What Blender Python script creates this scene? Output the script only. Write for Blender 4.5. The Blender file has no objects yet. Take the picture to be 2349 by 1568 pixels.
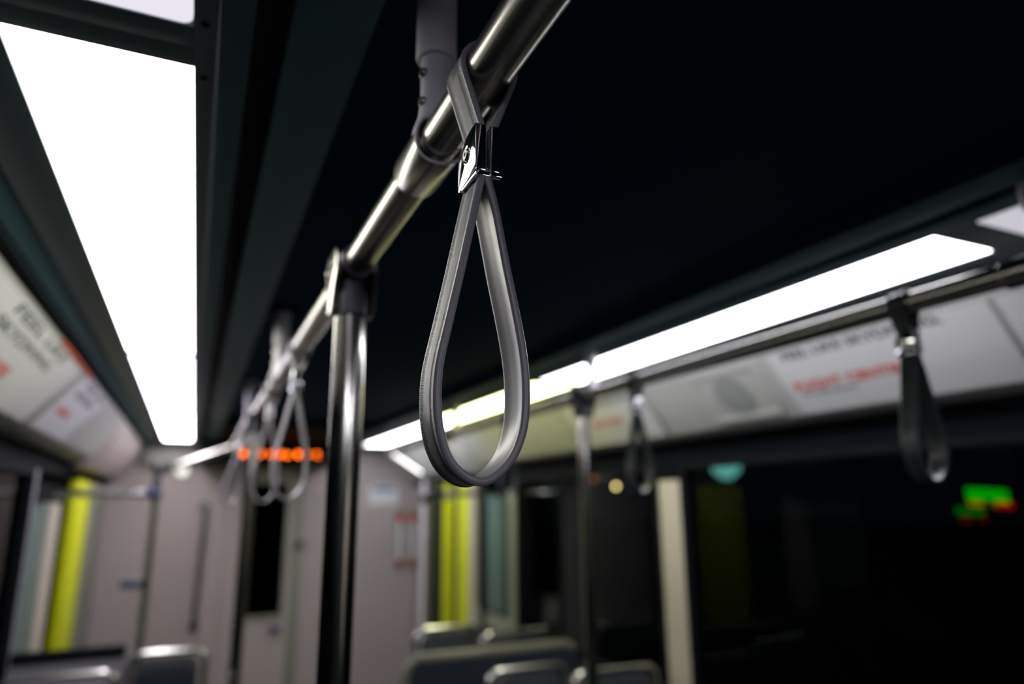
import bpy, bmesh, math, random
from mathutils import Vector, Matrix

random.seed(7)
ANR = 0.0
scene = bpy.context.scene
col = scene.collection

# ---------------------------------------------------------------- camera, world, exposure
H0 = 1.6                                   # eye height above the car floor
cam_data = bpy.data.cameras.new('camera')
cam_data.lens = 24.0
cam_data.sensor_width = 36.0
cam_data.sensor_fit = 'HORIZONTAL'
cam_data.clip_start = 0.02
cam_data.dof.use_dof = True
cam_data.dof.focus_distance = 0.502
cam_data.dof.aperture_fstop = 2.35
cam = bpy.data.objects.new('camera', cam_data)
col.objects.link(cam)
_d = Vector((-734.5, -381.0, 1566.0)).normalized()          # direction of travel in the camera's right/up/forward frame
_u = Vector((-0.0091, 1.0, (381 - 734.5 * 0.0091) / 1566.0)).normalized()
_r = _u.cross(_d)
if _r.x < 0:
    _r = -_r
RT = Vector((_r.x, _d.x, _u.x)); UP = Vector((_r.y, _d.y, _u.y)); FW = Vector((_r.z, _d.z, _u.z))
m = Matrix((RT, UP, -FW)).transposed().to_4x4()
m.translation = (0, 0, H0)
cam.matrix_world = m
scene.camera = cam

world = bpy.data.worlds.new('night')
scene.world = world
world.use_nodes = True
world.node_tree.nodes['Background'].inputs[0].default_value = (0.05, 0.16, 0.30, 1)
world.node_tree.nodes['Background'].inputs[1].default_value = 0.008

vs = scene.view_settings
vs.view_transform = 'Standard'; vs.look = 'None'; vs.gamma = 1.0
vs.use_curve_mapping = False
vs.exposure = 0.0
scene.cycles.use_denoising = True
scene.cycles.max_bounces = 10
scene.cycles.glossy_bounces = 6
scene.cycles.transparent_max_bounces = 12
scene.cycles.sample_clamp_indirect = 4.0

# ---------------------------------------------------------------- materials
def mat(name, c, rough=0.5, metal=0.0, spec=0.5, noise=0.0, nscale=8.0, bump=0.0, bscale=200.0, stretch=None, rvar=0.0):
    mt = bpy.data.materials.new(name); mt.use_nodes = True
    nt = mt.node_tree; b = nt.nodes['Principled BSDF']
    b.inputs['Base Color'].default_value = (*c, 1)
    b.inputs['Roughness'].default_value = rough
    b.inputs['Metallic'].default_value = metal
    b.inputs['Specular IOR Level'].default_value = spec
    tc = nt.nodes.new('ShaderNodeTexCoord')
    mp = nt.nodes.new('ShaderNodeMapping')
    nt.links.new(tc.outputs['Object'], mp.inputs[0])
    if stretch: mp.inputs['Scale'].default_value = stretch
    n = nt.nodes.new('ShaderNodeTexNoise'); n.inputs['Scale'].default_value = nscale; n.inputs['Detail'].default_value = 4
    nt.links.new(mp.outputs[0], n.inputs['Vector'])
    if noise:
        mx = nt.nodes.new('ShaderNodeMixRGB'); mx.inputs[1].default_value = (*[v * (1 - noise) for v in c], 1)
        mx.inputs[2].default_value = (*[min(1, v * (1 + noise)) for v in c], 1)
        nt.links.new(n.outputs['Fac'], mx.inputs[0]); nt.links.new(mx.outputs[0], b.inputs['Base Color'])
    if rvar:
        mr = nt.nodes.new('ShaderNodeMapRange'); mr.inputs['To Min'].default_value = rough - rvar; mr.inputs['To Max'].default_value = rough + rvar
        nt.links.new(n.outputs['Fac'], mr.inputs['Value']); nt.links.new(mr.outputs[0], b.inputs['Roughness'])
    if bump:
        n2 = nt.nodes.new('ShaderNodeTexNoise'); n2.inputs['Scale'].default_value = bscale
        nt.links.new(mp.outputs[0], n2.inputs['Vector'])
        bp = nt.nodes.new('ShaderNodeBump'); bp.inputs['Strength'].default_value = bump; bp.inputs['Distance'].default_value = 0.001
        nt.links.new(n2.outputs['Fac'], bp.inputs['Height']); nt.links.new(bp.outputs[0], b.inputs['Normal'])
    return mt

def emit(name, c, s):
    mt = bpy.data.materials.new(name); mt.use_nodes = True
    nt = mt.node_tree; nt.nodes.clear()
    e = nt.nodes.new('ShaderNodeEmission'); e.inputs[0].default_value = (*c, 1); e.inputs[1].default_value = s
    o = nt.nodes.new('ShaderNodeOutputMaterial'); nt.links.new(e.outputs[0], o.inputs[0])
    return mt

def glass(name, tint):
    mt = bpy.data.materials.new(name); mt.use_nodes = True
    nt = mt.node_tree; nt.nodes.clear()
    t = nt.nodes.new('ShaderNodeBsdfTransparent'); t.inputs[0].default_value = (*tint, 1)
    g = nt.nodes.new('ShaderNodeBsdfGlossy'); g.inputs['Roughness'].default_value = 0.02
    f = nt.nodes.new('ShaderNodeFresnel'); f.inputs[0].default_value = 1.12
    mx = nt.nodes.new('ShaderNodeMixShader'); o = nt.nodes.new('ShaderNodeOutputMaterial')
    nt.links.new(f.outputs[0], mx.inputs[0]); nt.links.new(t.outputs[0], mx.inputs[1]); nt.links.new(g.outputs[0], mx.inputs[2])
    nt.links.new(mx.outputs[0], o.inputs[0])
    return mt

STEEL_Y = mat('brushed_steel_lengthwise', (.42, .405, .37), .24, 1, stretch=(60, 1, 60), nscale=14, rvar=.04, bump=.05, bscale=14)
STEEL_Z = mat('brushed_steel_upright', (.60, .585, .55), .17, 1, stretch=(60, 60, 1), nscale=14, rvar=.03, bump=.04, bscale=14)
STEEL_X = mat('brushed_steel_crosswise', (.66, .64, .61), .24, 1, stretch=(1, 60, 60), nscale=14, rvar=.05)
SATIN = mat('satin_cast_metal', (.86, .83, .93), .48, .15, bump=.1, bscale=900)
SLEEVE = mat('worn_sleeve_metal', (.42, .40, .375), .22, 1, bump=.1, bscale=700)
DARKCAST = mat('dark_cast_metal', (.10, .10, .115), .36, 1, bump=.1, bscale=600)
CHROME = mat('polished_chrome', (.80, .82, .84), .045, 1)
SCREWM = mat('screw_metal', (.55, .52, .47), .25, 1)
BLACKM = mat('black_rubber', (.006, .007, .009), .8, spec=.08)
CEIL = mat('grey_ceiling_laminate', (.045, .115, .140), .55, spec=.2, noise=.06, nscale=3, bump=.05, bscale=500)
CEILC = mat('dark_centre_ceiling_laminate', (.006, .030, .062), .9, spec=.03, noise=.05, nscale=2)
FRAME = mat('grey_light_frame', (.10, .15, .175), .45, spec=.3)
COVE = mat('pale_cove_plastic', (.42, .42, .41), .42, noise=.03)
CARD = mat('white_sign_card', (.70, .70, .71), .45)
CARDG = mat('grey_plastic_panel', (.48, .49, .46), .5)
INKD = mat('dark_ink', (.035, .05, .055), .6)
INKG = mat('grey_ink', (.10, .13, .14), .6)
INKR = mat('red_ink', (.62, .03, .025), .5)
BEIGE = mat('beige_wall_laminate', (.385, .33, .335), .38, noise=.04, nscale=2)
GREYW = mat('grey_wall_laminate', (.21, .225, .18), .42, noise=.04, nscale=2)
PILLAR = mat('beige_pillar_paint', (.52, .47, .39), .4)
DARKW = mat('dark_wall_panel', (.010, .017, .018), .6, spec=.15)
BLACKP = mat('black_header_plastic', (.003, .005, .008), .8, spec=.06)
YELLOW = mat('lime_yellow_paint', (.60, .66, .003), .5, spec=.25)
TEALP = mat('pale_teal_panel', (.10, .17, .15), .25)
LAV = mat('lavender_grey_plastic', (.20, .19, .23), .45)
FABRIC = mat('dark_blue_seat_fabric', (.012, .018, .03), .85, noise=.3, nscale=60)
SEATB = mat('charcoal_seat_plastic', (.04, .045, .05), .45)
SEATT = mat('beige_seat_edge_plastic', (.15, .145, .115), .4)
FLOORM = mat('speckled_dark_floor', (.025, .026, .028), .5, noise=.4, nscale=120)
REDP = mat('red_paint', (.50, .02, .02), .4)
BLUEP = mat('blue_sticker_ink', (.14, .22, .32), .5)
WHITEP = mat('white_sticker', (.62, .64, .68), .45)
PINKP = mat('pink_sticker', (.52, .36, .40), .5)
BLUED = mat('navy_plastic', (.05, .055, .12), .4)
ASPH = mat('asphalt', (.03, .03, .032), .9, noise=.3)
WINGLASS = glass('window_glass', (.72, .80, .80))

def strap_material():
    mt = bpy.data.materials.new('grey_strap_vinyl'); mt.use_nodes = True
    nt = mt.node_tree; b = nt.nodes['Principled BSDF']; N = nt.nodes.new; L = nt.links.new
    b.inputs['Base Color'].default_value = (.225, .215, .255, 1)
    b.inputs['Roughness'].default_value = .33
    b.inputs['Specular IOR Level'].default_value = .55
    uv = N('ShaderNodeUVMap'); sep = N('ShaderNodeSeparateXYZ'); L(uv.outputs[0], sep.inputs[0])
    def M(op, a, c, d=None):
        n = N('ShaderNodeMath'); n.operation = op
        for i, v in enumerate((a, c, d)):
            if v is None: continue
            if isinstance(v, (int, float)): n.inputs[i].default_value = v
            else: L(v, n.inputs[i])
        return n.outputs[0]
    x = sep.outputs[0]                                 # x: metres across the band (-.015 .. .015), y: metres along
    ax = M('ABSOLUTE', x, 0.0)
    centre = M('LESS_THAN', ax, .0060)                 # ribs in the middle
    rib = M('MULTIPLY', M('SINE', M('MULTIPLY', x, 2 * math.pi / .00085), 0.0), centre)
    side = M('MULTIPLY', M('GREATER_THAN', ax, .0066), M('LESS_THAN', ax, .0150))
    v = N('ShaderNodeTexVoronoi'); v.inputs['Scale'].default_value = 1
    mp = N('ShaderNodeMapping'); mp.inputs['Scale'].default_value = (900, 1900, 1)
    L(uv.outputs[0], mp.inputs[0]); L(mp.outputs[0], v.inputs['Vector'])
    fine = N('ShaderNodeTexNoise'); fine.inputs['Scale'].default_value = 1
    mp2 = N('ShaderNodeMapping'); mp2.inputs['Scale'].default_value = (2500, 2500, 1)
    L(uv.outputs[0], mp2.inputs[0]); L(mp2.outputs[0], fine.inputs['Vector'])
    h = M('ADD', M('MULTIPLY', rib, .35), M('MULTIPLY', M('MULTIPLY', v.outputs['Distance'], side), 1.1))
    h = M('ADD', h, M('MULTIPLY', fine.outputs['Fac'], .12))
    bp = N('ShaderNodeBump'); bp.inputs['Distance'].default_value = .00035; bp.inputs['Strength'].default_value = 1.0
    L(h, bp.inputs['Height']); L(bp.outputs[0], b.inputs['Normal'])
    return mt
STRAP = strap_material()
STRAPI = mat('smooth_strap_vinyl', (.27, .262, .295), .34, spec=.5, bump=.05, bscale=300, rvar=.05, nscale=60)
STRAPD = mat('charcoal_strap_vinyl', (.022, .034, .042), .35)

def aniso(mt, axis, amount, rot=0.0):
    nt = mt.node_tree; b = nt.nodes['Principled BSDF']
    t = nt.nodes.new('ShaderNodeTangent'); t.direction_type = 'RADIAL'; t.axis = axis
    nt.links.new(t.outputs[0], b.inputs['Tangent'])
    b.inputs['Anisotropic'].default_value = amount; b.inputs['Anisotropic Rotation'].default_value = rot
aniso(STEEL_Z, 'Z', .8, ANR)

# ---------------------------------------------------------------- mesh helpers
class MB:
    def __init__(s):
        s.v = []; s.f = []; s.uv = {}
    def box(s, x0, x1, y0, y1, z0, z1):
        b = len(s.v)
        s.v += [(x, y, z) for z in (z0, z1) for x, y in ((x0, y0), (x1, y0), (x1, y1), (x0, y1))]
        s.f += [tuple(b + i for i in f) for f in ((3, 2, 1, 0), (4, 5, 6, 7), (0, 1, 5, 4), (1, 2, 6, 5), (2, 3, 7, 6), (3, 0, 4, 7))]
        return s
    def frames(s, pts, closed=False):
        pts = [Vector(p) for p in pts]; n = len(pts); out = []
        prev = None
        for i, p in enumerate(pts):
            if closed: t = (pts[(i + 1) % n] - pts[i - 1])
            elif i == 0: t = pts[1] - pts[0]
            elif i == n - 1: t = pts[-1] - pts[-2]
            else: t = pts[i + 1] - pts[i - 1]
            t.normalize()
            if prev is None:
                a = Vector((0, 0, 1)) if abs(t.z) < .9 else Vector((1, 0, 0))
                u = t.cross(a).normalized()
            else:
                u = (prev - t * prev.dot(t)).normalized()
            prev = u
            out.append((p, u, t.cross(u)))
        return out
    def tube(s, pts, r, seg=20, closed=False, caps=True):
        fr = s.frames(pts, closed); b = len(s.v); n = len(fr)
        rs = r if isinstance(r, (list, tuple)) else [r] * n
        for (p, u, w), rr in zip(fr, rs):
            for k in range(seg):
                a = 2 * math.pi * k / seg
                s.v.append(tuple(p + (u * math.cos(a) + w * math.sin(a)) * rr))
        for i in range(n if closed else n - 1):
            for k in range(seg):
                a0 = b + i * seg + k; a1 = b + i * seg + (k + 1) % seg
                c0 = b + ((i + 1) % n) * seg + k; c1 = b + ((i + 1) % n) * seg + (k + 1) % seg
                s.f.append((a0, a1, c1, c0))
        if caps and not closed:
            s.f.append(tuple(b + k for k in reversed(range(seg))))
            s.f.append(tuple(b + (n - 1) * seg + k for k in range(seg)))
        return s
    def lathe(s, p0, p1, prof, seg=32):
        """prof: (t along p0->p1 in metres, radius)"""
        p0 = Vector(p0); d = (Vector(p1) - p0).normalized()
        a = Vector((0, 0, 1)) if abs(d.z) < .9 else Vector((1, 0, 0))
        u = d.cross(a).normalized(); w = d.cross(u); b = len(s.v); n = len(prof)
        for t, r in prof:
            for k in range(seg):
                g = 2 * math.pi * k / seg
                s.v.append(tuple(p0 + d * t + (u * math.cos(g) + w * math.sin(g)) * r))
        for i in range(n - 1):
            for k in range(seg):
                s.f.append((b + i * seg + k, b + i * seg + (k + 1) % seg, b + (i + 1) * seg + (k + 1) % seg, b + (i + 1) * seg + k))
        s.f.append(tuple(b + k for k in reversed(range(seg)))); s.f.append(tuple(b + (n - 1) * seg + k for k in range(seg)))
        return s
    def prism(s, poly, axis, a0, a1):
        """poly in the two other axes, extruded along axis"""
        b = len(s.v); n = len(poly)
        for a in (a0, a1):
            for p, q in poly:
                s.v.append({'x': (a, p, q), 'y': (p, a, q), 'z': (p, q, a)}[axis])
        s.f.append(tuple(b + i for i in range(n))); s.f.append(tuple(b + n + i for i in reversed(range(n))))
        for i in range(n):
            j = (i + 1) % n; s.f.append((b + i, b + n + i, b + n + j, b + j))
        return s
    def build(s, name, material, parent=None, smooth=True, bevel=0.0, angle=32):
        me = bpy.data.meshes.new(name); me.from_pydata(s.v, [], s.f); me.validate()
        bm = bmesh.new(); bm.from_mesh(me); bmesh.ops.recalc_face_normals(bm, faces=bm.faces)
        if bevel:
            es = [e for e in bm.edges if len(e.link_faces) == 2 and e.calc_face_angle(0) > math.radians(38)]
            bmesh.ops.bevel(bm, geom=es, offset=bevel, segments=2, profile=.6, affect='EDGES', clamp_overlap=True)
        bm.to_mesh(me); bm.free()
        if smooth:
            me.shade_smooth(); me.set_sharp_from_angle(angle=math.radians(angle))
        me.materials.append(material)
        o = bpy.data.objects.new(name, me); col.objects.link(o)
        if parent: o.parent = parent
        return o

def box(name, m_, parent, *b, bevel=.0):
    return MB().box(*b).build(name, m_, parent, bevel=bevel)

def tag(o, label=None, cat=None, group=None, kind=None):
    if label: o['label'] = label
    if cat: o['category'] = cat
    if group: o['group'] = group
    if kind: o['kind'] = kind
    return o

def empty(name, loc, label=None, cat=None, group=None, kind=None):
    o = bpy.data.objects.new(name, None); col.objects.link(o); o.location = loc
    o.empty_display_size = .05
    return tag(o, label, cat, group, kind)

def struct(o, label=None):
    return tag(o, label, kind='structure')

def copy_tree(o, parent=None):
    c = o.copy(); col.objects.link(c)
    if parent: c.parent = parent
    for ch in list(o.children): copy_tree(ch, c)
    return c

Z = lambda z: z + H0
CX0 = 0.6                                   # centre line of the car
def mir(x): return 2 * CX0 - x
XL, XR = -.60, 1.80
YB, YF = -3.2, 6.0
ZC = Z(.49)

# ---------------------------------------------------------------- setting: floor, ceiling, walls
struct(box('floor', FLOORM, None, XL - .1, XR + .1, YB, YF + .05, -.08, 0), 'dark speckled car floor')

ceil = empty('ceiling', (0, 0, 0), 'dark grey car ceiling with slots and seams', kind='structure')
cm = MB()
# centre panel plus inner strips; the slots between them are open to a black tray above
box('centre_panel', CEILC, ceil, .134, mir(.134), YB, YF, ZC + .055, ZC + .075, bevel=.002)
for sx in (0, 1):
    f = (lambda a: a) if sx == 0 else mir
    def pb(name, m_, x0, x1, z0=ZC, z1=ZC + .03, y0=YB, y1=YF, bevel=.0015):
        a, b_ = sorted((f(x0), f(x1)))
        return box(name, m_, ceil, a, b_, y0, y1, z0, z1, bevel=bevel)
    pb('side_panel', CEIL, .0505, .131)
    pb('riser', CEILC, .131, .1335, ZC, ZC + .07)
    pb('slot_tray', BLACKM, .010, .055, ZC + .035, ZC + .06)
    pb('side_strip', CEIL, -.0175, .015)
    # fixture frames: inner strip, outer strip and the cross bars between diffusers
    pb('light_frame', FRAME, -.043, -.0205)
    pb('light_frame', FRAME, -.300, -.229)
    # outer fold that drops toward the cove
    p = [(f(-.302), ZC), (f(-.345), ZC - .022), (f(-.352), ZC + .01), (f(-.302), ZC + .03)]
    MB().prism(p, 'y', YB, YF).build('edge_fold', CEIL, ceil)
    p = [(f(-.335), ZC - .02), (f(-.40), ZC - .02), (f(-.40), ZC + .03), (f(-.335), ZC + .03)]
    MB().prism(p, 'y', YB, YF).build('black_groove', BLACKM, ceil)  # black strip between the fold and the cove
box('upper_tray', BLACKM, ceil, XL, XR, YB, YF, ZC + .076, ZC + .09)

# ceiling light fixtures: diffusers 1.67 m long, each with its own tint
rows = [(-2.62, -.98), (-.95, .70), (.775, 2.445), (2.50, 3.965), (4.0, 5.66)]
tints = {
    (0, 0): ((.93, .92, 1.0), 22), (0, 1): ((.93, .90, 1.0), .88), (0, 2): ((1.0, .985, .88), 11.5), (0, 3): ((.88, .84, 1.0), 10), (0, 4): ((1.0, .93, .97), 14),  # first light on each side is unseen, raised as fill for the strap front
    (1, 0): ((.93, .92, 1.0), 22), (1, 1): ((.93, .90, 1.0), .62), (1, 2): ((.95, .95, 1.0), 10), (1, 3): ((1.0, 1.0, .50), 9), (1, 4): ((.93, .94, 1.0), 13),
}
names_l = ['unseen behind the camera, boosted as fill', 'lavender white, ending at the top edge of the photo', 'longest and brightest, warm white', 'shorter, lavender white, beyond the warm one', 'last before the front bulkhead']
names_r = ['unseen behind the camera, boosted as fill', 'only its dim corner shows at the right edge', 'long neutral white strip', 'yellowish, beyond the neutral white one', 'last before the front bulkhead']
for sx in (0, 1):
    f = (lambda a: a) if sx == 0 else mir
    for k, (y0, y1) in enumerate(rows):
        c, s = tints[(sx, k)]
        side = 'left' if sx == 0 else 'right'
        g = empty('ceiling_light', (f(-.136), (y0 + y1) / 2, ZC), f"flush {side}-hand ceiling light, {(names_l if sx == 0 else names_r)[k]}", 'ceiling light', f'{side}-hand row of ceiling lights')
        cx, cy = g.location.x, g.location.y
        hw = .0925; hl = (y1 - y0) / 2; r = .012
        pts = []
        for (sx_, sy_, a0) in ((1, 1, 0), (-1, 1, 90), (-1, -1, 180), (1, -1, 270)):
            for a in range(0, 91, 18):
                t = math.radians(a0 + a)
                pts.append((sx_ * (hw - r) + r * math.cos(t), sy_ * (hl - r) + r * math.sin(t)))
        MB().prism(pts, 'z', .002, .012).build('diffuser', emit('light_diffuser_glow', c, s), g)
        # end plates
        for e in (-1, 1):
            gap = .037 if k in (1,) and e == 1 or k == 2 and e == -1 else .014
            y_a = e * hl; y_b = e * (hl + gap)
            box('end_plate', FRAME, g, -.093, .093, min(y_a, y_b), max(y_a, y_b), 0, .02, bevel=.001)
# screws in the ceiling
for x, y in ((-.032, .690), (-.032, .790), (.168, .632), (.168, 1.13), (mir(-.032), .69), (mir(-.032), .79), (mir(.168), 1.13), (.168, 2.0), (mir(.168), 2.0)):
    zz = ZC if abs(x - CX0) > .5 else ZC + .055
    o = MB().lathe((x, y, zz - .0015), (x, y, zz + .01), [(0, .0035), (.001, .0045), (.004, .0045)], 14).build('ceiling_screw', BLACKM, ceil)

# coves that carry the signs
COVE_T, COVE_B = (-.362, .438), (-.507, .264)
for sx, side in ((0, 'left'), (1, 'right')):
    f = (lambda a: a) if sx == 0 else mir
    d = .006
    poly = [(f(COVE_T[0]), Z(COVE_T[1])), (f(COVE_T[0] - .012), Z(COVE_T[1] + .035)), (f(-.60), Z(.47)), (f(-.60), Z(.25)), (f(COVE_B[0] - .012), Z(COVE_B[1] - .006)), (f(COVE_B[0]), Z(COVE_B[1]))]
    MB().prism(poly, 'y', YB, 4.25).build('trim_1' if sx == 0 else 'trim_2', COVE)
    o = bpy.data.objects['trim_1' if sx == 0 else 'trim_2']; struct(o, f'{side} sloping pale cove above the windows')
    # door-side end: rounded cheek
    poly = [(f(COVE_T[0] - .03), Z(.40)), (f(COVE_T[0] - .012), Z(.47)), (f(-.60), Z(.47)), (f(-.60), Z(.22)), (f(-.53), Z(.22)), (f(-.47), Z(.28))]
    o = MB().prism(poly, 'y', 4.25, 6.0).build('trim_3' if sx == 0 else 'trim_4', COVE if sx else BEIGE); struct(o, f'{side} cove over the doors')

def wall_side(name, x_in, x_out, segs, label):
    """segs: (y0, y1, z0, z1, material, part name)"""
    w = empty(name, (x_in, 0, 0), label, kind='structure')
    a, b_ = sorted((x_in, x_out))
    for y0, y1, z0, z1, m_, nm in segs:
        o = box(nm, m_, None, a, b_, y0, y1, z0, z1, bevel=.002); o.parent = w; o.location = (-x_in, 0, 0)
    return w
ZS = Z(-.74); ZH = Z(.165)
wall_side('wall_right', XR, XR + .06, [
    (YB, 3.87, 0, ZS, DARKW, 'lower_panel'), (YB, YF, ZH, ZC, BLACKP, 'header'),
    (3.87, 4.01, 0, ZH, BLACKP, 'door_post'), (2.30, 2.445, 0, Z(.095), PILLAR, 'window_pillar'),
    (2.30, 2.445, Z(.095), ZH, BLACKP, 'pillar_cap'), (YB, -1.0, ZS, ZH, PILLAR, 'rear_panel'),
    (5.82, YF, 0, ZH, BEIGE, 'front_panel')], 'right side wall with dark header and beige pillars')
wall_side('wall_left', XL, XL - .06, [
    (YB, 3.42, 0, ZS, DARKW, 'lower_panel'), (YB, YF, ZH, ZC, BLACKP, 'header'),
    (3.42, 3.50, 0, ZH, LAV, 'door_pillar'), (YB, -1.3, ZS, ZH, DARKW, 'rear_panel'),
    (5.22, YF, 0, ZC, GREYW, 'front_panel')], 'left side wall with dark header and grey front panel')
o = box('wall_back', DARKW, None, XL - .06, XR + .06, YB - .05, YB, 0, ZC); struct(o, 'dark rear wall')
o = box('wall_front', BEIGE, None, XL - .06, XR + .06, YF, YF + .06, 0, ZC + .05); struct(o, 'pinkish beige front bulkhead')

def window(name, x, y0, y1, sgn, label):
    w = empty(name, (x, (y0 + y1) / 2, Z(-.2)), label, kind='structure')
    h = (y1 - y0) / 2; zb = ZS - Z(-.2); zt = ZH - Z(-.2)
    a, b_ = sorted((sgn * .02, sgn * .028))
    box('glass_pane', WINGLASS, w, a, a + .001, -h, h, zb, zt)
    a, b_ = sorted((-sgn * .004, sgn * .035))
    g = MB(); t = .028
    g.box(a, b_, -h, -h + t, zb, zt).box(a, b_, h - t, h, zb, zt).box(a, b_, -h + t, h - t, zb, zb + t).box(a, b_, -h + t, h - t, zt - t, zt)
    g.build('window_gasket', BLACKM, w)
    return w
window('window_1', XR, -1.0, 2.30, 1, 'large dark right-hand window nearest the camera')
window('window_2', XR, 2.445, 3.87, 1, 'narrower dark right-hand window before the door')
window('window_3', XL, -1.3, 3.42, -1, 'dark left-hand window')

# side doors
d = empty('door_1', (XR, 4.7, 0), 'right-hand double door with lime yellow edges', kind='structure')
def dp(nm, m_, y0, y1, z0, z1, x0=0.0, x1=.05, door=d, base=4.7, sg=1, bevel=.003):
    a, b_ = sorted((sg * x0, sg * x1))
    return box(nm, m_, door, a, b_, y0 - base, y1 - base, z0, z1, bevel=bevel)
dp('door_backing', BLACKP, 4.01, 5.82, 0, ZH, .06, .07)
dp('door_frame', GREYW, 3.89, 3.985, 0, Z(.09), -.012, .0)
dp('door_panel', TEALP, 4.12, 4.39, Z(-.66), Z(.06), .012, .04)
dp('door_frame', PILLAR, 4.60, 4.69, .02, ZH, 0, .04)
dp('door_frame', PILLAR, 4.905, 4.93, .02, ZH, 0, .04)
dp('yellow_edge_strip', YELLOW, 4.70, 4.90, .05, ZH, -.006, .04)
dp('yellow_edge_strip', YELLOW, 5.11, 5.25, .05, ZH, -.002, .04)
dp('lower_door_panel', GREYW, 4.01, 4.60, 0, Z(-.68), .01, .045)
dp('door_gasket', BLACKM, 4.40, 4.47, .02, ZH, .0, .04)
dp('door_frame', DARKW, 5.32, 5.42, 0, ZH, 0, .05)
d2 = empty('door_2', (XL, 4.3, 0), 'left-hand door with teal panel and a broad lime yellow edge', kind='structure')
def dl(nm, m_, y0, y1, z0, z1, x0=0.0, x1=.05): return dp(nm, m_, y0, y1, z0, z1, x0, x1, d2, 4.3, -1)
dl('door_backing', BLACKP, 3.5, 5.22, 0, ZH, .06, .07)
dl('door_panel', TEALP, 3.51, 3.87, .1, Z(.02), .006, .04)
dl('door_frame', PILLAR, 3.92, 4.17, .02, Z(.03), .002, .04)
dl('yellow_edge_strip', YELLOW, 4.62, 5.18, .05, ZH, 0, .04)

# front bulkhead fittings
bd = empty('door_3', (.52, YF, 0), 'cab door in the front bulkhead with a tall dark window', kind='structure')
def bx(nm, m_, x0, x1, z0, z1, y0, y1, p=bd, cx=.52, bevel=.002): return box(nm, m_, p, x0 - cx, x1 - cx, y0 - YF, y1 - YF, z0, z1, bevel=bevel)
leaf = MB()
for (a, b_, c_, d_) in ((.27, .40, .02, Z(.33)), (.72, .765, .02, Z(.33)), (.40, .72, .02, Z(-.82)), (.40, .72, Z(.20), Z(.33))):
    leaf.box(a - .52, b_ - .52, -.022, 0, c_, d_)
leaf.build('door_leaf', BEIGE, bd)
bx('door_window', glass('cab_window_glass', (.05, .06, .07)), .40, .72, Z(-.82), Z(.20), YF - .012, YF - .010, bevel=0)
bx('window_backing', BLACKP, .40, .72, Z(-.82), Z(.20), YF - .008, YF - .002, bevel=0)
wf = MB()
for (a, b_, c_, d_) in ((.40, .415, Z(-.82), Z(.20)), (.705, .72, Z(-.82), Z(.20)), (.415, .705, Z(-.85), Z(-.82)), (.415, .705, Z(.185), Z(.20))):
    wf.box(a - .52, b_ - .52, -.035, -.02, c_, d_)
wf.build('window_frame', GREYW, bd)
bx('door_seam', GREYW, .765, .83, .02, Z(.33), YF - .028, YF)
k_ = MB().lathe((.82 - .52, -.028, Z(-.30)), (.82 - .52, -.08, Z(-.30)), [(0, .03), (.01, .034), (.03, .022), (.045, .018)], 20).build('lock_knob', DARKCAST, bd)
MB().box(.63 - .52, .71 - .52, -.06, -.022, Z(-.94), Z(-.90)).build('door_handle', BLUED, bd, bevel=.006)

# ---------------------------------------------------------------- signs on the coves
def cove_frame(side, y, s):
    """matrix: local x = reading direction, local y = up the slope, local z = out of the card; s = 0 bottom .. 1 top"""
    f = (lambda a: a) if side == 'left' else mir
    t = Vector((f(COVE_T[0]), 0, Z(COVE_T[1]))); b_ = Vector((f(COVE_B[0]), 0, Z(COVE_B[1])))
    up = (t - b_).normalized(); xd = Vector((0, 1, 0)) if side == 'left' else Vector((0, -1, 0))
    n = xd.cross(up)
    mm = Matrix((xd, up, n)).transposed().to_4x4()
    p = b_.lerp(t, s); p.y = y
    mm.translation = p
    return mm
SL = math.hypot(COVE_T[0] - COVE_B[0], COVE_T[1] - COVE_B[1])

def text(body, width, cap, x, y, m_, parent, name='lettering', bold=.0, z=.0016):
    cu = bpy.data.curves.new(name, 'FONT'); cu.body = body; cu.size = 1; cu.extrude = .0006; cu.offset = 0
    o = bpy.data.objects.new(name, cu); col.objects.link(o); cu.materials.append(m_)
    bpy.context.view_layer.update()
    w = max(o.dimensions.x, .01); h = .69
    o.parent = parent; o.location = (x, y, z)
    o.scale = (width / w, cap / h, 1)
    cu.offset = bold
    bpy.context.view_layer.update()
    me = bpy.data.meshes.new_from_object(o.evaluated_get(bpy.context.evaluated_depsgraph_get()))
    me.name = name
    t = bpy.data.objects.new('tmp', me); col.objects.link(t)
    t.parent = parent; t.location = o.location; t.scale = o.scale
    if not me.materials: me.materials.append(m_)
    bpy.data.objects.remove(o); bpy.data.curves.remove(cu); t.name = name
    return t

def sign(side, y0, y1, label, group=None, m_=CARD, name='sign', lo=.02, hi=.985):
    """card filling the cove between y0 (near) and y1 (far)"""
    g = empty(name, (0, 0, 0), label, 'sign', group)
    g.matrix_world = cove_frame(side, (y0 + y1) / 2, lo)
    hl = (y1 - y0) / 2
    MB().box(-hl, hl, 0, SL * (hi - lo), .0002, .0015).build('card', m_, g)
    return g

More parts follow.
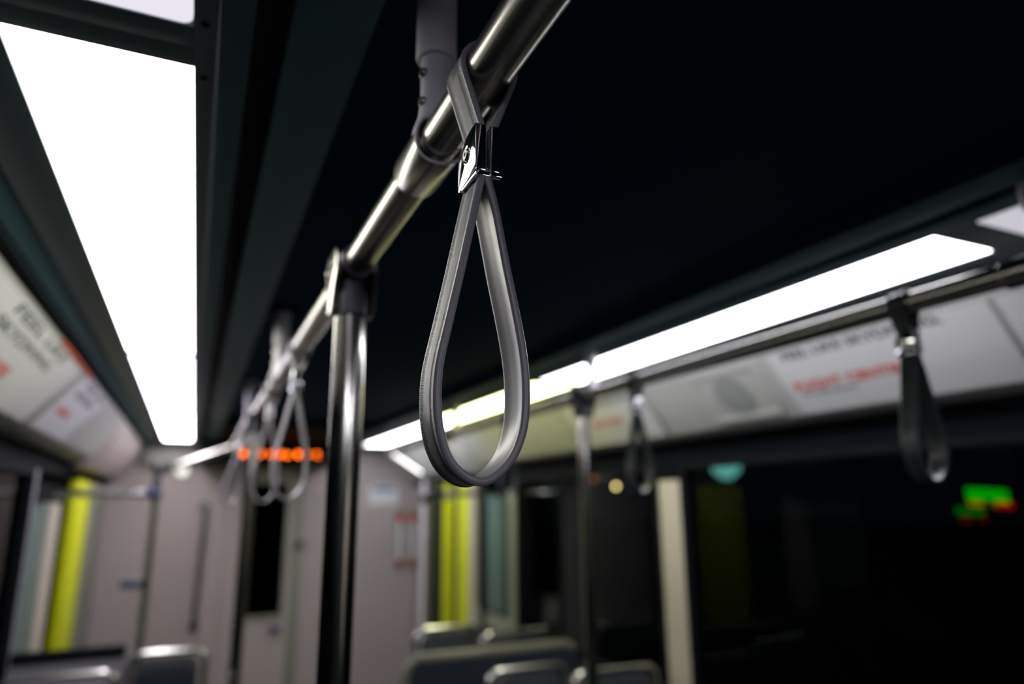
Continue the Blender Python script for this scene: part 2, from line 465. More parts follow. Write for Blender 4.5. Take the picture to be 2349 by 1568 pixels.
s1 = sign('right', .885, 1.545, 'white card reading FEEL LIKE SKYDIVING with a red line of lettering', 'advertising cards on the coves')
hl = .33
text('FEEL LIKE SKYDIVING.', .49, .026, -hl + .055, SL * .845, INKD, s1, bold=.02)
text('FLIGHT CENTRE', .375, .028, -hl + .03, SL * .36, INKR, s1, 'red_lettering', bold=.028)
text('The Airfare Experts', .19, .011, -hl + .042, SL * .27, INKG, s1, 'small_lettering', bold=.02)
s2 = sign('right', 2.235, 2.845, 'yellowish-lit card with one dark and one red line, behind the right pole', 'advertising cards on the coves')
hl = .305
text('FEEL LIKE SKYDIVING.', .29, .022, -hl + .30 - .02, SL * .86, INKD, s2, bold=.03)
text('FLIGHT CENTRE', .24, .026, -hl + .16, SL * .42, INKR, s2, 'red_lettering', bold=.03)
s3 = sign('left', 1.18, 2.56, 'left cove card with two dark lines of large lettering', 'advertising cards on the coves')
hl = .69
text('FEEL LIKE', .60, .026, -hl + .52, SL * .83, INKD, s3, bold=.01)
text('SKYDIVING.', .60, .026, -hl + .50, SL * .64, INKD, s3, bold=.01)
text('FLIGHT CENTRE', .40, .03, -hl + .46, SL * .30, INKR, s3, 'red_lettering', bold=.02)
s4 = sign('left', 2.66, 3.30, 'small left cove card with a short red mark, nearest the front', 'advertising cards on the coves')
hl = .32
text('FEEL LIKE', .44, .022, -hl + .12, SL * .86, INKD, s4, bold=.02)
text('SKYDIVING.', .40, .022, -hl + .10, SL * .68, INKD, s4, bold=.02)
text('FLIGHT CENTRE', .20, .024, -hl + .10, SL * .34, INKR, s4, 'red_lettering', bold=.03)
s5 = sign('right', -.30, .868, 'blank white card at the right edge of the photo', 'advertising cards on the coves')
s6 = sign('left', 3.36, 4.2, 'plain pale panel at the front end of the left cove', m_=CARDG)
s7 = sign('right', 2.90, 4.2, 'plain pale panel at the front end of the right cove', m_=CARDG)
s8 = sign('right', 1.985, 2.20, 'narrow plain panel between speaker and yellowish-lit card', m_=CARDG)
# red strip along the top edge of the left cove
rs = empty('trim_5', (0, 0, 0)); struct(rs, 'thin orange-red strip along the left cove top')
rs.matrix_world = cove_frame('left', 2.45, 1.0)
MB().box(-.32, .28, .002, .012, .0, .004).build('strip', mat('orange_red_strip', (.55, .09, .03), .5), rs)

# loudspeaker panel in the right cove
sp = empty('loudspeaker_panel', (0, 0, 0), 'pale loudspeaker panel with round perforated grille in the right cove', 'loudspeaker')
sp.matrix_world = cove_frame('right', 1.765, .02)
MB().box(-.215, .215, 0, SL * .965, .0002, .0015).build('panel', CARDG, sp)
def rrect(hx, y0, y1, r):
    out = []
    for (cx, cy, a0) in ((hx - r, y1 - r, 0), (-hx + r, y1 - r, 90), (-hx + r, y0 + r, 180), (hx - r, y0 + r, 270)):
        for a in range(0, 91, 15):
            t = math.radians(a0 + a); out.append((cx + r * math.cos(t), cy + r * math.sin(t)))
    return out
q = MB()
o_, i_ = rrect(.165, .014, .212, .022), rrect(.148, .030, .197, .014)
n = len(o_); b0 = 0
q.v = [(x, y, .006) for x, y in o_] + [(x, y, .006) for x, y in i_] + [(x, y, .001) for x, y in o_] + [(x, y, .001) for x, y in i_]
for i in range(n):
    j = (i + 1) % n
    q.f += [(i, j, n + j, n + i), (2 * n + i, 2 * n + j, j, i), (n + i, n + j, 3 * n + j, 3 * n + i)]
q.build('frame', CARDG, sp)
def grille_mat():
    mt = mat('perforated_grille', (.40, .41, .39), .5); nt = mt.node_tree; b = nt.nodes['Principled BSDF']
    tc = nt.nodes.new('ShaderNodeTexCoord'); mp = nt.nodes.new('ShaderNodeMapping'); mp.inputs['Scale'].default_value = (160, 160, 160)
    v = nt.nodes.new('ShaderNodeTexVoronoi'); v.inputs['Randomness'].default_value = 0; v.inputs['Scale'].default_value = 1
    v.voronoi_dimensions = '2D'
    lt = nt.nodes.new('ShaderNodeMath'); lt.operation = 'LESS_THAN'; lt.inputs[1].default_value = .30
    mx = nt.nodes.new('ShaderNodeMixRGB'); mx.inputs[1].default_value = (.42, .43, .41, 1); mx.inputs[2].default_value = (.04, .045, .045, 1)
    nt.links.new(tc.outputs['Object'], mp.inputs[0]); nt.links.new(mp.outputs[0], v.inputs['Vector'])
    nt.links.new(v.outputs['Distance'], lt.inputs[0]); nt.links.new(lt.outputs[0], mx.inputs[0]); nt.links.new(mx.outputs[0], b.inputs['Base Color'])
    return mt
gp = [( .078 * math.cos(a * math.pi / 24), .113 + .078 * math.sin(a * math.pi / 24)) for a in range(48)]
MB().prism(gp, 'z', .001, .0035).build('grille', grille_mat(), sp)

# ---------------------------------------------------------------- handrails, hangers and poles
RX, RZ, RR = .1856, Z(.34), .0197           # left rail
QX, QZ = 1.175, Z(.357)                     # right rail

def arc(p0, p1, p2, n=8):
    p0, p1, p2 = Vector(p0), Vector(p1), Vector(p2)
    return [(p0 * (1 - t) ** 2 + p1 * 2 * t * (1 - t) + p2 * t ** 2) for t in [i / n for i in range(n + 1)]]

def rail(name, x, z, px, label):
    g = empty(name, (x, 1, z), label, 'handrail', 'overhead handrails')
    y1 = 4.25 if x < CX0 else 4.60
    MB().tube([(0, YB + .4 - 1, 0), (0, y1 - 1, 0)], RR, 48).build('rail_tube', STEEL_Y, g)
    # branch that sweeps out and down to the screen pole
    e = Vector((px - x, 4.45 - 1, Z(.20) - z)); s = Vector((0, y1 - 1, 0))
    pts = arc(s, s + Vector((0, .09, 0)), s + Vector((.14 * (1 if e.x > 0 else -1) * .35, .10, -.01)), 6) + [e]
    MB().tube(pts, .018, 20).build('branch_tube', STEEL_X, g)
    return g
PLX, PRX = -.172, 1.372                     # screen poles beside the doors
rail('handrail', RX, RZ, PLX, 'brushed steel overhead handrail carrying the near grey strap')
rail('handrail', QX, QZ, PRX, 'steel overhead handrail under the right-hand light strip')

def hanger(x, y, z, label, near=False):
    g = empty('ceiling_hanger', (x, y, z), label, 'handrail hanger', 'short posts holding the handrails')
    top = ZC + .055 - z
    rt = .0205; rs_ = .0150
    zr = .098                                # bottom rim of the outer tube
    MB().lathe((0, 0, top), (0, 0, zr), [(0, rt), (top - zr - .002, rt), (top - zr, rt - .0008), (top - zr, rs_ + .0008), (top - zr - .012, rs_ + .0008)], 40).build('post', SATIN, g)
    if not near: MB().lathe((0, 0, top), (0, 0, top - .012), [(0, .040), (.006, .040), (.010, .036), (.012, .026)], 32).build('ceiling_flange', BLACKM if not near else DARKCAST, g)
    # saddle casting: stub flaring into a sleeve round the rail
    MB().lathe((0, 0, zr + .01), (0, 0, 0), [(0, rs_), (zr - .040, rs_), (zr - .022, rs_ + .002), (zr - .008, rs_ + .0065), (zr + .008, rs_ + .009)], 40).build('stub', SATIN, g)
    MB().lathe((0, -.020, 0), (0, .064, 0), [(0, .0203), (0, .0225), (.002, .0248), (.080, .0248), (.083, .0232), (.084, .0203)], 48).build('rail_sleeve', SLEEVE, g)
    # collar ring where the stub saddles the rail
    ring = [(.0250 * math.cos(a), -.020 + .003 * math.sin(2 * a), .0250 * math.sin(a)) for a in [math.pi * 2 * i / 40 for i in range(40)]]
    MB().tube(ring, .0014, 8, closed=True).build('collar_ring', SATIN, g)
    for dz in (.046, .078):
        MB().lathe((-rs_ + .002, -.004, dz), (-rs_ - .003, -.006, dz), [(0, .0052), (.003, .0052), (.0045, .0042), (.0045, .002), (.003, .0018)], 18).build('set_screw', SCREWM, g)
    return g
hanger(RX, .583, RZ, 'satin grey hanger post directly behind the near strap, two set screws', True)
hanger(RX, 1.95, RZ, 'pale hanger post above the middle pair of left straps')
hanger(RX, 3.10, RZ, 'small hanger post at the far end of the left handrail')
hanger(QX, .565, QZ, 'hanger post at the right edge of the photo')
hanger(QX, 1.93, QZ, 'hanger post crossing the right-hand light strip')
hanger(QX, 3.25, QZ, 'small hanger post at the far end of the right handrail')

def pole(x, y, z, label, r=.0222, mt=STEEL_Z, big=True):
    g = empty('stanchion_pole', (x, y, 0), label, 'pole', 'floor-to-rail stanchion poles')
    zt = z - .052
    MB().tube([(0, 0, .012), (0, 0, zt)], r, 48).build('pole_tube', mt, g)
    MB().lathe((0, 0, 0), (0, 0, .02), [(0, .05), (.008, .05), (.014, .04), (.02, r + .002)], 32).build('floor_flange', SATIN, g)
    # two-piece tee casting: sleeve on the rail, tapered socket on the pole, side cheeks with bolts
    t = MB()
    t.lathe((0, -.042, z), (0, .042, z), [(0, .0205), (0, .0235), (.003, .0262), (.081, .0262), (.084, .0235), (.084, .0205)], 40)
    t.lathe((0, 0, z - .012), (0, 0, zt - .022), [(0, .0262), (.014, .0272), (.040, .0265), (.060, .0258), (.062, .0225)], 40)
    t.build('tee_fitting', DARKCAST, g)
    ck = MB()
    prof = [(-.038, z + .012), (-.030, z + .022), (.030, z + .022), (.038, z + .012), (.038, z - .016), (.022, z - .040), (.017, zt - .018), (-.017, zt - .018), (-.022, z - .040), (-.038, z - .016)]
    ck.prism(prof, 'x', -.0315, -.0235)
    ck.build('left_cheek', SLEEVE if big else DARKCAST, g, bevel=.0035)
    MB().prism(prof, 'x', .0235, .0315).build('right_cheek', DARKCAST, g, bevel=.0035)
    for dy in (-.026, .026):
        MB().lathe((-.030, dy, z - .004), (-.0345, dy, z - .004), [(0, .005), (.003, .005), (.0045, .0035)], 14).build('cheek_bolt', SCREWM, g)
    return g
pole(RX, .967, RZ, 'thick mirror-bright pole left of the near strap, running out of the bottom edge')
pole(RX, 2.745, RZ, 'thinner pole at the far end of the left handrail, in front of the cab door', big=False, r=.021)
pole(QX, 1.99, QZ, 'pole under the right handrail, in front of the dark window', big=False, r=.019)

# ---------------------------------------------------------------- hanging straps
OUT_R = [(.1838, .2520), (.1862, .2449), (.1927, .2228), (.1973, .1985), (.2021, .1737), (.2070, .1515), (.2114, .1300), (.2155, .1070), (.2171, .0850), (.2164, .0640), (.2141, .0510), (.2085, .0363), (.1998, .0243), (.1900, .0162), (.1808, .0128)]
OUT_L = [(.1778, .0126)][:0] + [(.1720, .0143), (.1645, .0180), (.1561, .0252), (.1497, .0370), (.1455, .0520), (.1438, .0680), (.1440, .0870), (.1462, .1030), (.1500, .1195), (.1552, .1430), (.1606, .1675), (.1655, .1915), (.1704, .2150), (.1765, .2449), (.1790, .2520)]

def smooth(pts, it=2):
    for _ in range(it):
        q = [pts[0]]
        for a, b_ in zip(pts, pts[1:]):
            q += [(a[0] * .75 + b_[0] * .25, a[1] * .75 + b_[1] * .25), (a[0] * .25 + b_[0] * .75, a[1] * .25 + b_[1] * .75)]
        q.append(pts[-1]); pts = q
    return pts

def relax(pts, step=.0022, it=26):
    """resample evenly, then even out the curvature with the two ends held"""
    out = [pts[0]]; acc = 0.0
    for a, b_ in zip(pts, pts[1:]):
        l = math.hypot(b_[0] - a[0], b_[1] - a[1]); t = step - acc
        while t <= l:
            out.append((a[0] + (b_[0] - a[0]) * t / l, a[1] + (b_[1] - a[1]) * t / l)); t += step
        acc = (acc + l) % step
    out.append(pts[-1])
    for k in range(it):
        for lam in (.5, -.52):                       # smooth, then push back so the loop keeps its size
            o2 = list(out)
            for i in range(1, len(out) - 1):
                o2[i] = tuple(out[i][j] + lam * ((out[i - 1][j] + out[i + 1][j]) / 2 - out[i][j]) for j in (0, 1))
            out = o2
    return out

def band_mesh(name, m_, parent, path, closed=False, half=.0180, th=.0058, inward=False):
    """sweep the strap cross-section along a path in the x-z plane; width lies along y. outer side = left of the path direction"""
    t2 = th / 2
    cs = []                                   # (y, offset)
    # outer face with beads at both rims, then inner face with a shallow dish
    outer = [(-half, 0), (-half + .0004, t2 * .62), (-half + .0014, t2 * 1.0), (-half + .0026, t2 * 1.08), (-half + .0040, t2 * .98), (-half + .0055, t2 * .72), (-.0068, t2 * .68), (-.0062, t2 * .84), (-.0025, t2 * .86), (.0025, t2 * .86), (.0062, t2 * .84), (.0068, t2 * .68), (half - .0055, t2 * .72), (half - .0040, t2 * .98), (half - .0026, t2 * 1.08), (half - .0014, t2), (half - .0004, t2 * .62), (half, 0)]
    inner = [(half - .0004, -t2 * .62), (half - .0014, -t2), (half - .0035, -t2 * 1.02), (half - .0060, -t2 * .72), (.003, -t2 * .68), (-.003, -t2 * .68), (-half + .0060, -t2 * .72), (-half + .0035, -t2 * 1.02), (-half + .0014, -t2), (-half + .0004, -t2 * .62)]
    cs = outer + inner; m_n = len(cs)
    pts = [Vector((x, 0, z)) for x, z in path]; n = len(pts)
    verts = []; uvs = []; L = 0
    for i, p in enumerate(pts):
        if closed: t = pts[(i + 1) % n] - pts[i - 1]
        else: t = pts[min(i + 1, n - 1)] - pts[max(i - 1, 0)]
        t.normalize(); nrm = Vector((-t.z, 0, t.x))
        if inward: nrm = -nrm
        if i: L += (pts[i] - pts[i - 1]).length
        for y, o_ in cs:
            verts.append(tuple(p + nrm * o_ + Vector((0, y, 0)))); uvs.append((y, L))
    faces = []
    for i in range(n if closed else n - 1):
        for k in range(m_n):
            j = (i + 1) % n
            faces.append((i * m_n + k, i * m_n + (k + 1) % m_n, j * m_n + (k + 1) % m_n, j * m_n + k))
    if not closed:
        faces.append(tuple(reversed(range(m_n)))); faces.append(tuple((n - 1) * m_n + k for k in range(m_n)))
    me = bpy.data.meshes.new(name); me.from_pydata(verts, [], faces)
    ul = me.uv_layers.new(name='UVMap')
    for lp in me.loops: ul.data[lp.index].uv = uvs[lp.vertex_index]
    bm = bmesh.new(); bm.from_mesh(me); bmesh.ops.recalc_face_normals(bm, faces=bm.faces); bm.to_mesh(me); bm.free()
    me.shade_smooth(); me.set_sharp_from_angle(angle=math.radians(50))
    me.materials.append(m_)
    if m_ is STRAP:                              # the inner face is smooth
        me.materials.append(STRAPI)
        no = len(outer)
        for i, p in enumerate(me.polygons):
            k = i % m_n
            if i < n * m_n and len(p.vertices) == 4 and k >= no - 1: p.material_index = 1
    o = bpy.data.objects.new(name, me); col.objects.link(o); o.parent = parent
    return o

def make_strap(m_, label, group):
    g = empty('hand_strap', (RX, .4595, RZ), label, 'hand strap', group)
    # centre line of the teardrop: outer outline moved inward by half the thickness
    path = relax(smooth(OUT_R + OUT_L, 2))
    cxm, czm = .181, .085
    c2 = []
    for i, (x, z) in enumerate(path):
        a = path[max(i - 1, 0)]; b_ = path[min(i + 1, len(path) - 1)]
        tx, tz = b_[0] - a[0], b_[1] - a[1]; l = math.hypot(tx, tz) or 1
        nx, nz = tz / l, -tx / l                 # right-hand normal = toward the inside for this direction?
        if (cxm - x) * nx + (czm - z) * nz < 0: nx, nz = -nx, -nz
        c2.append((x + nx * .0026 - RX, Z(z + nz * .0026) - RZ))
    band_mesh('grip_loop', m_, g, c2)
    # upper turn over the rail
    rc = RR + .0026
    def tangent(px, pz, sgn):
        d_ = math.hypot(px, pz); a = math.acos(rc / d_); b_ = math.atan2(pz, px)
        return b_ + sgn * a
    zt_ = Z(.284) - RZ
    aL = tangent(-.0050, zt_, -1); aR = tangent(.0030, zt_, 1)
    up = [(-.0062 + .001, Z(.250) - RZ), (-.0052, zt_ - .01), (-.0050, zt_)]
    ang0 = aL; ang1 = aR - 2 * math.pi if aR > aL else aR
    n = 26
    up += [(rc * math.cos(ang0 + (ang1 - ang0) * i / n), rc * math.sin(ang0 + (ang1 - ang0) * i / n)) for i in range(n + 1)]
    up += [(.0030, zt_), (.0036, zt_ - .01), (.0042, Z(.250) - RZ)]
    band_mesh('rail_loop', m_, g, up, th=.0046)
    # chrome clamp: two halves, each a plate with rounded upper corner and a folded lower lip
    z0, z1 = Z(.2475) - RZ, Z(.2880) - RZ
    ya, yb = -.0190, .0200
    fc = [(ya, z0 + .0010), (ya, z1 - .0005)]
    fc += [(ya + .003 + (yb - ya - .003) * math.sin(a) , z1 - .016 * (1 - math.cos(a))) for a in [math.pi / 2 * i / 8 for i in range(9)]]
    fc += [(yb, z0 - .001), (yb - .002, z0 - .003)]
    fl = MB().prism(fc, 'x', -.0128, -.0040)
    fl.build('clamp_front', CHROME, g, bevel=.0011)
    MB().prism(fc, 'x', -.0006, .0072).build('clamp_back', CHROME, g, bevel=.0011)
    lip = MB().box(-.0122, -.0005, ya + .0005, yb - .003, z0 - .0030, z0 + .0005)
    lip.build('clamp_lip', CHROME, g, bevel=.0007)
    MB().box(-.0006, .0090, ya - .0006, ya + .004, z0 - .0028, z0 + .0004).build('clamp_lip', CHROME, g, bevel=.0006)
    sc = (.000, Z(.2690) - RZ)
    ws = MB().lathe((-.0126, sc[0], sc[1]), (-.0140, sc[0], sc[1]), [(0, .0078), (.0006, .0078), (.0010, .0070), (.0006, .0058)], 30).build('screw_recess', CHROME, g)
    s_ = MB().lathe((-.0126, sc[0], sc[1]), (-.0146, sc[0], sc[1]), [(0, .0050), (.0012, .0050), (.0020, .0042), (.0020, .0020), (.0010, .0018)], 26).build('clamp_screw', SCREWM, g)
    MB().lathe((-.0134, sc[0], sc[1]), (-.0140, sc[0], sc[1]), [(0, .0018), (.0006, .0018)], 6).build('screw_socket', BLACKM, g)
    return g
st = make_strap(STRAP, 'sharp grey ribbed strap loop in the foreground, chrome clamp with socket screw', 'hand straps')
LIGHTSTRAP = [(1.530, 'upper, larger of the two pale strap loops behind the orange display', .0, .02), (2.085, 'smaller pale strap loop just left of the larger pale one', .0, -.02), (3.38, 'faint lavender strap beside the left end of the orange display', .10, .15)]
for y, lb, tilt, rz in LIGHTSTRAP:
    c = copy_tree(st); c.location = (RX, y, RZ); c.rotation_euler = (0, tilt, rz); c['label'] = lb
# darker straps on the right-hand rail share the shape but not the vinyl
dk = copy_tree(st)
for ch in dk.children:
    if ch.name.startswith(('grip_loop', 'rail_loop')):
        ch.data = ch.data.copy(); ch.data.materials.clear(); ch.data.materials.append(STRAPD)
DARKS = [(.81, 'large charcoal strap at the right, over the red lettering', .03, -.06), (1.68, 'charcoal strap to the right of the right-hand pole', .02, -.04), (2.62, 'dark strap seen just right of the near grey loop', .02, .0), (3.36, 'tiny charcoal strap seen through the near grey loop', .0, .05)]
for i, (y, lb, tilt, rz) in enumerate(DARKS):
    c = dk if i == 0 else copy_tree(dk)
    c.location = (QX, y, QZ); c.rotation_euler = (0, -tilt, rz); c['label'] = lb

# ---------------------------------------------------------------- screens beside the doors
def screen(px, xw, label, y=4.2):
    g = empty('door_screen', (px, y, 0), label, 'draught screen', 'draught screens beside the doors')
    s = 1 if xw > px else -1; w = abs(xw - px)
    MB().tube([(0, 0, .02), (0, 0, Z(.10)), (0, .0, Z(.20))], .018, 20).build('screen_pole', STEEL_Z, g)
    MB().lathe((0, 0, Z(.175)), (0, 0, Z(.225)), [(0, .022), (.01, .030), (.035, .030), (.05, .020)], 18).build('top_joint', DARKCAST, g)
    MB().tube([(0, 0, Z(.075)), (s * w, 0, Z(.075))], .0185, 20).build('grab_bar', STEEL_X, g)
    MB().lathe((-s * .03, 0, Z(.075)), (s * .05, 0, Z(.075)), [(0, .020), (.01, .028), (.06, .028), (.08, .020)], 18).build('bar_joint', BLUED if s < 0 else DARKCAST, g)
    MB().box(*sorted((s * .03, s * (w - .004))), -.006, .006, .12, Z(-.74)).build('lower_panel', LAV if s < 0 else SEATB, g)
    MB().lathe((0, 0, 0), (0, 0, .03), [(0, .045), (.02, .045), (.03, .02)], 18).build('floor_flange', DARKCAST, g)
    return g
sl = screen(PLX, XL, 'left draught screen: pole with crossbar in front of the yellow door edge', 3.95)
sr = screen(PRX, XR, 'right draught screen: pole with crossbar in front of two yellow door edges')
o = box('push_button', BLUED, None, PLX - .11, PLX - .018, 3.92, 3.965, Z(-.375), Z(-.335), bevel=.008)
tag(o, 'small navy push button box on the left draught screen pole', 'push button')

# ---------------------------------------------------------------- things on the front bulkhead
DY = 5.55
dh = empty('destination_display', (.52, DY, Z(.40)), 'black box above the cab door with glowing orange dots', 'display')
MB().prism([(0, -.085), (0, .088), (.44, .088), (.44, -.065)], 'x', -.50, .50).build('housing', BLACKP, dh, bevel=.006)
MB().box(-.30, .46, -.004, .0, -.045, .035).build('display_window', BLACKP, dh)
LB = MB()
for px in (557, 578, 596, 619, 641, 657, 682, 704, 727):
    x = (.047 + (px - 540) * .000574) * DY - .52
    for k in range(5):
        for c_ in range(4):
            if random.random() < .62:
                X = x + (c_ - 1.5) * .008; ZZ = -.005 + (k - 2) * .008
                LB.box(X - .0026, X + .0026, -.008, -.004, ZZ - .0026, ZZ + .0026)
LB.build('lit_dots', emit('orange_led', (1.0, .14, .004), 13), dh)
MB().box(.02, 1.07, 4.45, DY - .02, ZC + .004, ZC + .03).build('black_hatch', BLACKP, ceil)

o = MB()
g = empty('grab_handle', (.089, YF, Z(-.43)), 'dark vertical grab handle on the bulkhead left of the cab door', 'grab handle')
MB().tube([(.006, -.01, .44), (.006, -.06, .43), (.004, -.065, .40), (-.006, -.065, -.40), (-.009, -.06, -.43), (-.009, -.01, -.44)], .016, 16).build('bar', DARKCAST, g)
for z_ in (.44, -.44):
    MB().lathe((0, 0, z_), (0, -.012, z_), [(0, .035), (.008, .035), (.012, .028)], 18).build('mount', DARKCAST, g)
g = empty('notice_sticker', (1.51, YF, Z(.10)), 'white notice with a blue band on the bulkhead right of the thick pole', 'sticker')
MB().box(-.13, .13, -.003, 0, -.085, .085).build('paper', WHITEP, g)
MB().box(-.10, .10, -.0045, -.003, .030, .070).build('blue_band', BLUEP, g)
g = empty('notice_sticker', (.975, YF, Z(.205)), 'pale pinkish notice just left of the thick pole', 'sticker')
MB().box(-.085, .085, -.003, 0, -.09, .09).build('paper', mat('pale_pink_sticker', (.46, .38, .39), .5), g)
MB().box(-.06, .02, -.0045, -.003, -.03, .035).build('pink_band', PINKP, g)
g = empty('vent_cover', (-.17, YF, Z(.395)), 'pale slatted vent cover above the left screen pole', 'vent')
MB().box(-.19, .17, -.10, 0, -.06, .06).build('cover', COVE, g, bevel=.012)
for k in range(7): MB().box(-.17, .15, -.104, -.10, -.045 + k * .014, -.039 + k * .014).build('slat', CARDG, g)
g = empty('reflection_blob', (-.094, YF, Z(.285)), 'small round glowing blob standing in for a reflection, below the vent cover', 'reflection')  # glowing blob added in place of a reflection, no lamp fitting here
MB().lathe((0, 0, 0), (0, -.05, 0), [(0, .06), (.02, .058), (.03, .05)], 24).build('blob_rim', COVE, g)
MB().lathe((0, -.03, 0), (0, -.06, 0), [(0, .048), (.015, .04), (.025, .02), (.027, .004)], 24).build('lens', emit('reflection_blob_glow', (1, .96, .88), 1.3), g)
for (x, y, lb) in ((1.655, YF - .03, 'red-topped emergency handle on the bulkhead'), (1.765, YF - .03, 'red-topped emergency handle nearest the right-hand wall')):
    g = empty('emergency_handle', (x, y, Z(-.10)), lb, 'emergency handle', 'emergency handles')
    MB().lathe((0, 0, .03), (0, 0, -.03), [(0, .015), (.008, .034), (.05, .036), (.06, .02)], 18).build('knob', REDP, g)
    MB().box(-.03, .03, .0, .03, -.40, .09).build('back_plate', GREYW, g, bevel=.004)
    MB().tube([(0, -.005, -.03), (0, -.005, -.36)], .014, 12).build('rod', SATIN, g)
    MB().lathe((0, -.005, -.34), (0, -.005, -.38), [(0, .016), (.01, .022), (.04, .018)], 14).build('lower_grip', REDP, g)
    g_ = g
# conduit pipes in the right-hand front corner
g = empty('corner_pipe', (1.72, 5.5, 0), 'dull metal upright pipe in the right front corner', 'pipe')
MB().tube([(0, 0, .0), (0, 0, Z(.20))], .017, 16).build('pipe', SATIN, g)
MB().lathe((0, 0, Z(.02)), (0, 0, Z(.09)), [(0, .022), (.01, .03), (.06, .03), (.07, .02)], 16).build('coupling', DARKCAST, g)

# ---------------------------------------------------------------- seats
def seat(x0, x1, y, ztop, label, shell=SEATB, face=FABRIC, arch=True, back=False):
    xc = (x0 + x1) / 2; w = (x1 - x0) / 2
    g = empty('transit_seat', (xc, y, 0), label, 'seat', 'transit seats')
    # backrest shell with rounded shoulders (leans a little), cushion, seat pan, base
    hz = ztop - .45
    prof = []
    ww = w - .024
    for (sx_, a0) in ((1, 0), (-1, 90)):
        for a in range(0, 91, 15):
            t = math.radians(a0 + a); r = .05
            prof.append((sx_ * (ww - r) + r * math.cos(t), ztop - .018 - r + r * math.sin(t)))
    prof += [(-ww, .42), (ww, .42)]
    MB().prism(prof, 'y', -.022, .0).build('backrest_shell', shell, g, bevel=.006)
    prof2 = [(x * .93, z if z < .5 else z - .03) for x, z in prof]
    MB().prism(prof2, 'y', .0, .035).build('backrest_cushion', face, g, bevel=.01)
    MB().box(-ww, ww, .0, .44, .39, .43).build('seat_pan', shell, g, bevel=.012)
    MB().box(-ww * .94, ww * .94, .03, .43, .43, .47).build('seat_cushion', face, g, bevel=.015)
    MB().box(-.05, .05, .05, .35, 0, .39).build('pedestal', SEATB, g, bevel=.01)
    if arch:
        r = .05; pts = [(-w, -.012, ztop - .22)]
        for (sx_, a0) in ((-1, 180), (1, 90)):
            for a in range(0, 91, 15):
                t = math.radians(a0 - a)
                pts.append((sx_ * (w - r) + r * math.cos(t), -.012, ztop - r + r * math.sin(t)))
        pts.append((w, -.012, ztop - .22))
        MB().tube(pts, .0125, 14).build('grab_frame', STEEL_X, g)
    if back: g.rotation_euler.z = math.pi
    return g
seat(1.03, 1.355, 2.47, Z(-.590), 'dark aisle seat back with chrome frame, lower right of the near loop', back=True)
seat(1.385, 1.765, 2.47, Z(-.630), 'dark seat back with chrome frame left of the beige pillar', back=True)
seat(.985, 1.285, 3.25, Z(-.555), 'farther aisle seat with chrome frame, below the yellow door edges')
seat(1.315, 1.70, 3.25, Z(-.600), 'farther window seat with chrome frame, beside the dark window')
g = empty('seat_divider', (1.19, 2.86, 0), 'broad dark partition with a pale top edge between the right-hand seat rows', 'partition')
MB().prism([(-.37, .1), (.42, .1), (.42, Z(-.620)), (.38, Z(-.607)), (-.33, Z(-.607)), (-.36, Z(-.625))], 'y', -.02, .02).build('panel', FABRIC, g)
MB().tube([(-.36, -.0, Z(-.70)), (-.352, 0, Z(-.635)), (-.32, 0, Z(-.60)), (.02, 0, Z(-.600)), (.36, 0, Z(-.600)), (.40, 0, Z(-.615))], .022, 14).build('top_edge', SEATT, g)
seat(-.172, .105, 3.25, Z(-.560), 'left aisle seat with bright chrome frame, beside the bulkhead handle', back=True)
seat(-.575, -.20, 3.12, Z(-.590), 'left window seat with chrome frame at the lower left corner', shell=LAV, back=True)
seat(-.15, .12, 2.62, Z(-.585), 'left aisle seat of the nearer row, only its frame top showing', back=True)
g = empty('seat_divider', (-.39, 3.42, 0), 'lavender grey partition with a black top edge at lower left', 'partition')
MB().box(-.20, .195, -.012, .012, .1, Z(-.585)).build('panel', LAV, g, bevel=.004)
MB().box(-.20, .195, -.020, .020, Z(-.59), Z(-.545)).build('top_edge', BLACKM, g, bevel=.006)

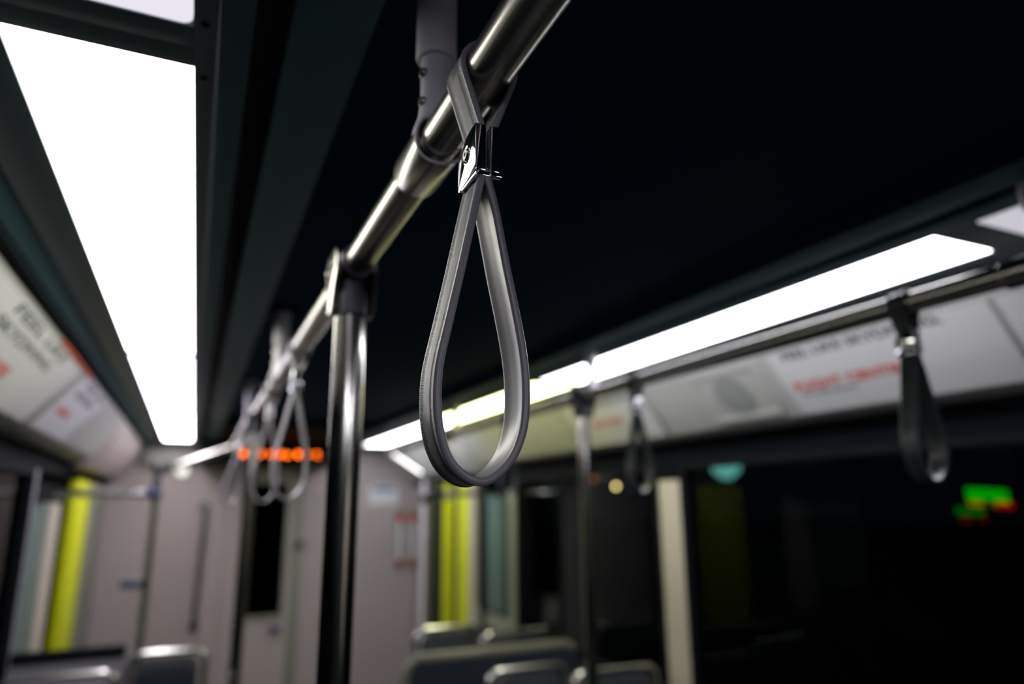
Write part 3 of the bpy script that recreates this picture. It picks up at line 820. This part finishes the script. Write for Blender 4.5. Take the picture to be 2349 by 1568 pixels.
# ---------------------------------------------------------------- outside, seen through the windows
o = box('ground', ASPH, None, -60, 90, -60, 120, -1.2, -1.0); struct(o, 'dark street outside')
def street_lamp(x, y, z, c, s, r, label, name='street_lamp'):
    g = empty(name, (x, y, -1.0), label, 'street lamp', 'distant lamps outside')
    MB().tube([(0, 0, 0), (0, 0, z + 1.0 - r)], .06, 10).build('lamp_post', BLACKP, g)
    MB().lathe((0, 0, z + 1.0 - r), (0, 0, z + 1.0 + r), [(0, r * .3), (r * .5, r * .9), (r, r), (r * 1.5, r * .9), (r * 2, r * .3)], 16).build('lamp_head', emit('lamp_glow', c, s), g)
    return g
street_lamp(30, 46.2, Z(1.37), (1, .66, .22), 9, .16, 'yellow lamp outside, left of the beige pillar')
street_lamp(30, 49.5, Z(2.1), (1, .33, .08), .8, .20, 'dim orange lamp outside, left of the yellow lamp')
street_lamp(30, 33.7, Z(2.35), (.35, 1, .9), .45, .9, 'dim teal glow outside, at the top left of the large window')
street_lamp(20, 11.2, Z(1.8), (1, .30, .12), 2.0, .22, 'dim orange lamp outside, at the right edge')
sg = empty('neon_sign_or_ghost', (7.2, 4.38, Z(-.04)), 'bright green and red lit sign outside the large window', 'lit sign')
dv = Vector((.53, -.85, 0))
def tilted(nm, m_, l, z0, z1, dzr, off=0.0, p=sg):
    q = MB(); a = dv * (-l / 2 + off); b_ = dv * (l / 2 + off); th = Vector((.03, .02, 0))
    q.v = [tuple(a + Vector((0, 0, z0))), tuple(b_ + Vector((0, 0, z0 + dzr))), tuple(b_ + Vector((0, 0, z1 + dzr))), tuple(a + Vector((0, 0, z1)))]
    q.v += [tuple(Vector(v) + th) for v in q.v]
    q.f = [(0, 1, 2, 3), (7, 6, 5, 4), (0, 4, 5, 1), (1, 5, 6, 2), (2, 6, 7, 3), (3, 7, 4, 0)]
    return q.build(nm, m_, p)
tilted('green_strip', emit('green_neon', (.0, 1.0, .0), .45), .34, .045, .17, -.03)
tilted('orange_strip', emit('orange_neon', (1.0, .25, .0), .55), .22, .0, .035, -.02, -.05)
tilted('red_strip', emit('red_neon', (1.0, .0, .0), .60), .13, -.02, .03, -.01, .13)
MB().tube([(0, 0, -2.55), (0, 0, .05)], .04, 10).build('sign_post', BLACKP, sg)
sign_ghost = empty('neon_sign_or_ghost', (7.35, 4.62, Z(-.14)), 'dim glowing ghost reflection of the green and red sign, just below it', 'lit sign')  # glowing copy that imitates the sign's reflection in the double glazing
tilted('green_strip', emit('green_ghost_glow', (.0, 1.0, .03), .11), .32, .0, .08, 0, 0, sign_ghost)
tilted('red_strip', emit('red_ghost_glow', (1.0, .0, .0), .13), .30, -.07, -.03, 0, .02, sign_ghost)
MB().tube([(0, 0, -2.45), (0, 0, 0)], .04, 10).build('sign_post', BLACKP, sign_ghost)
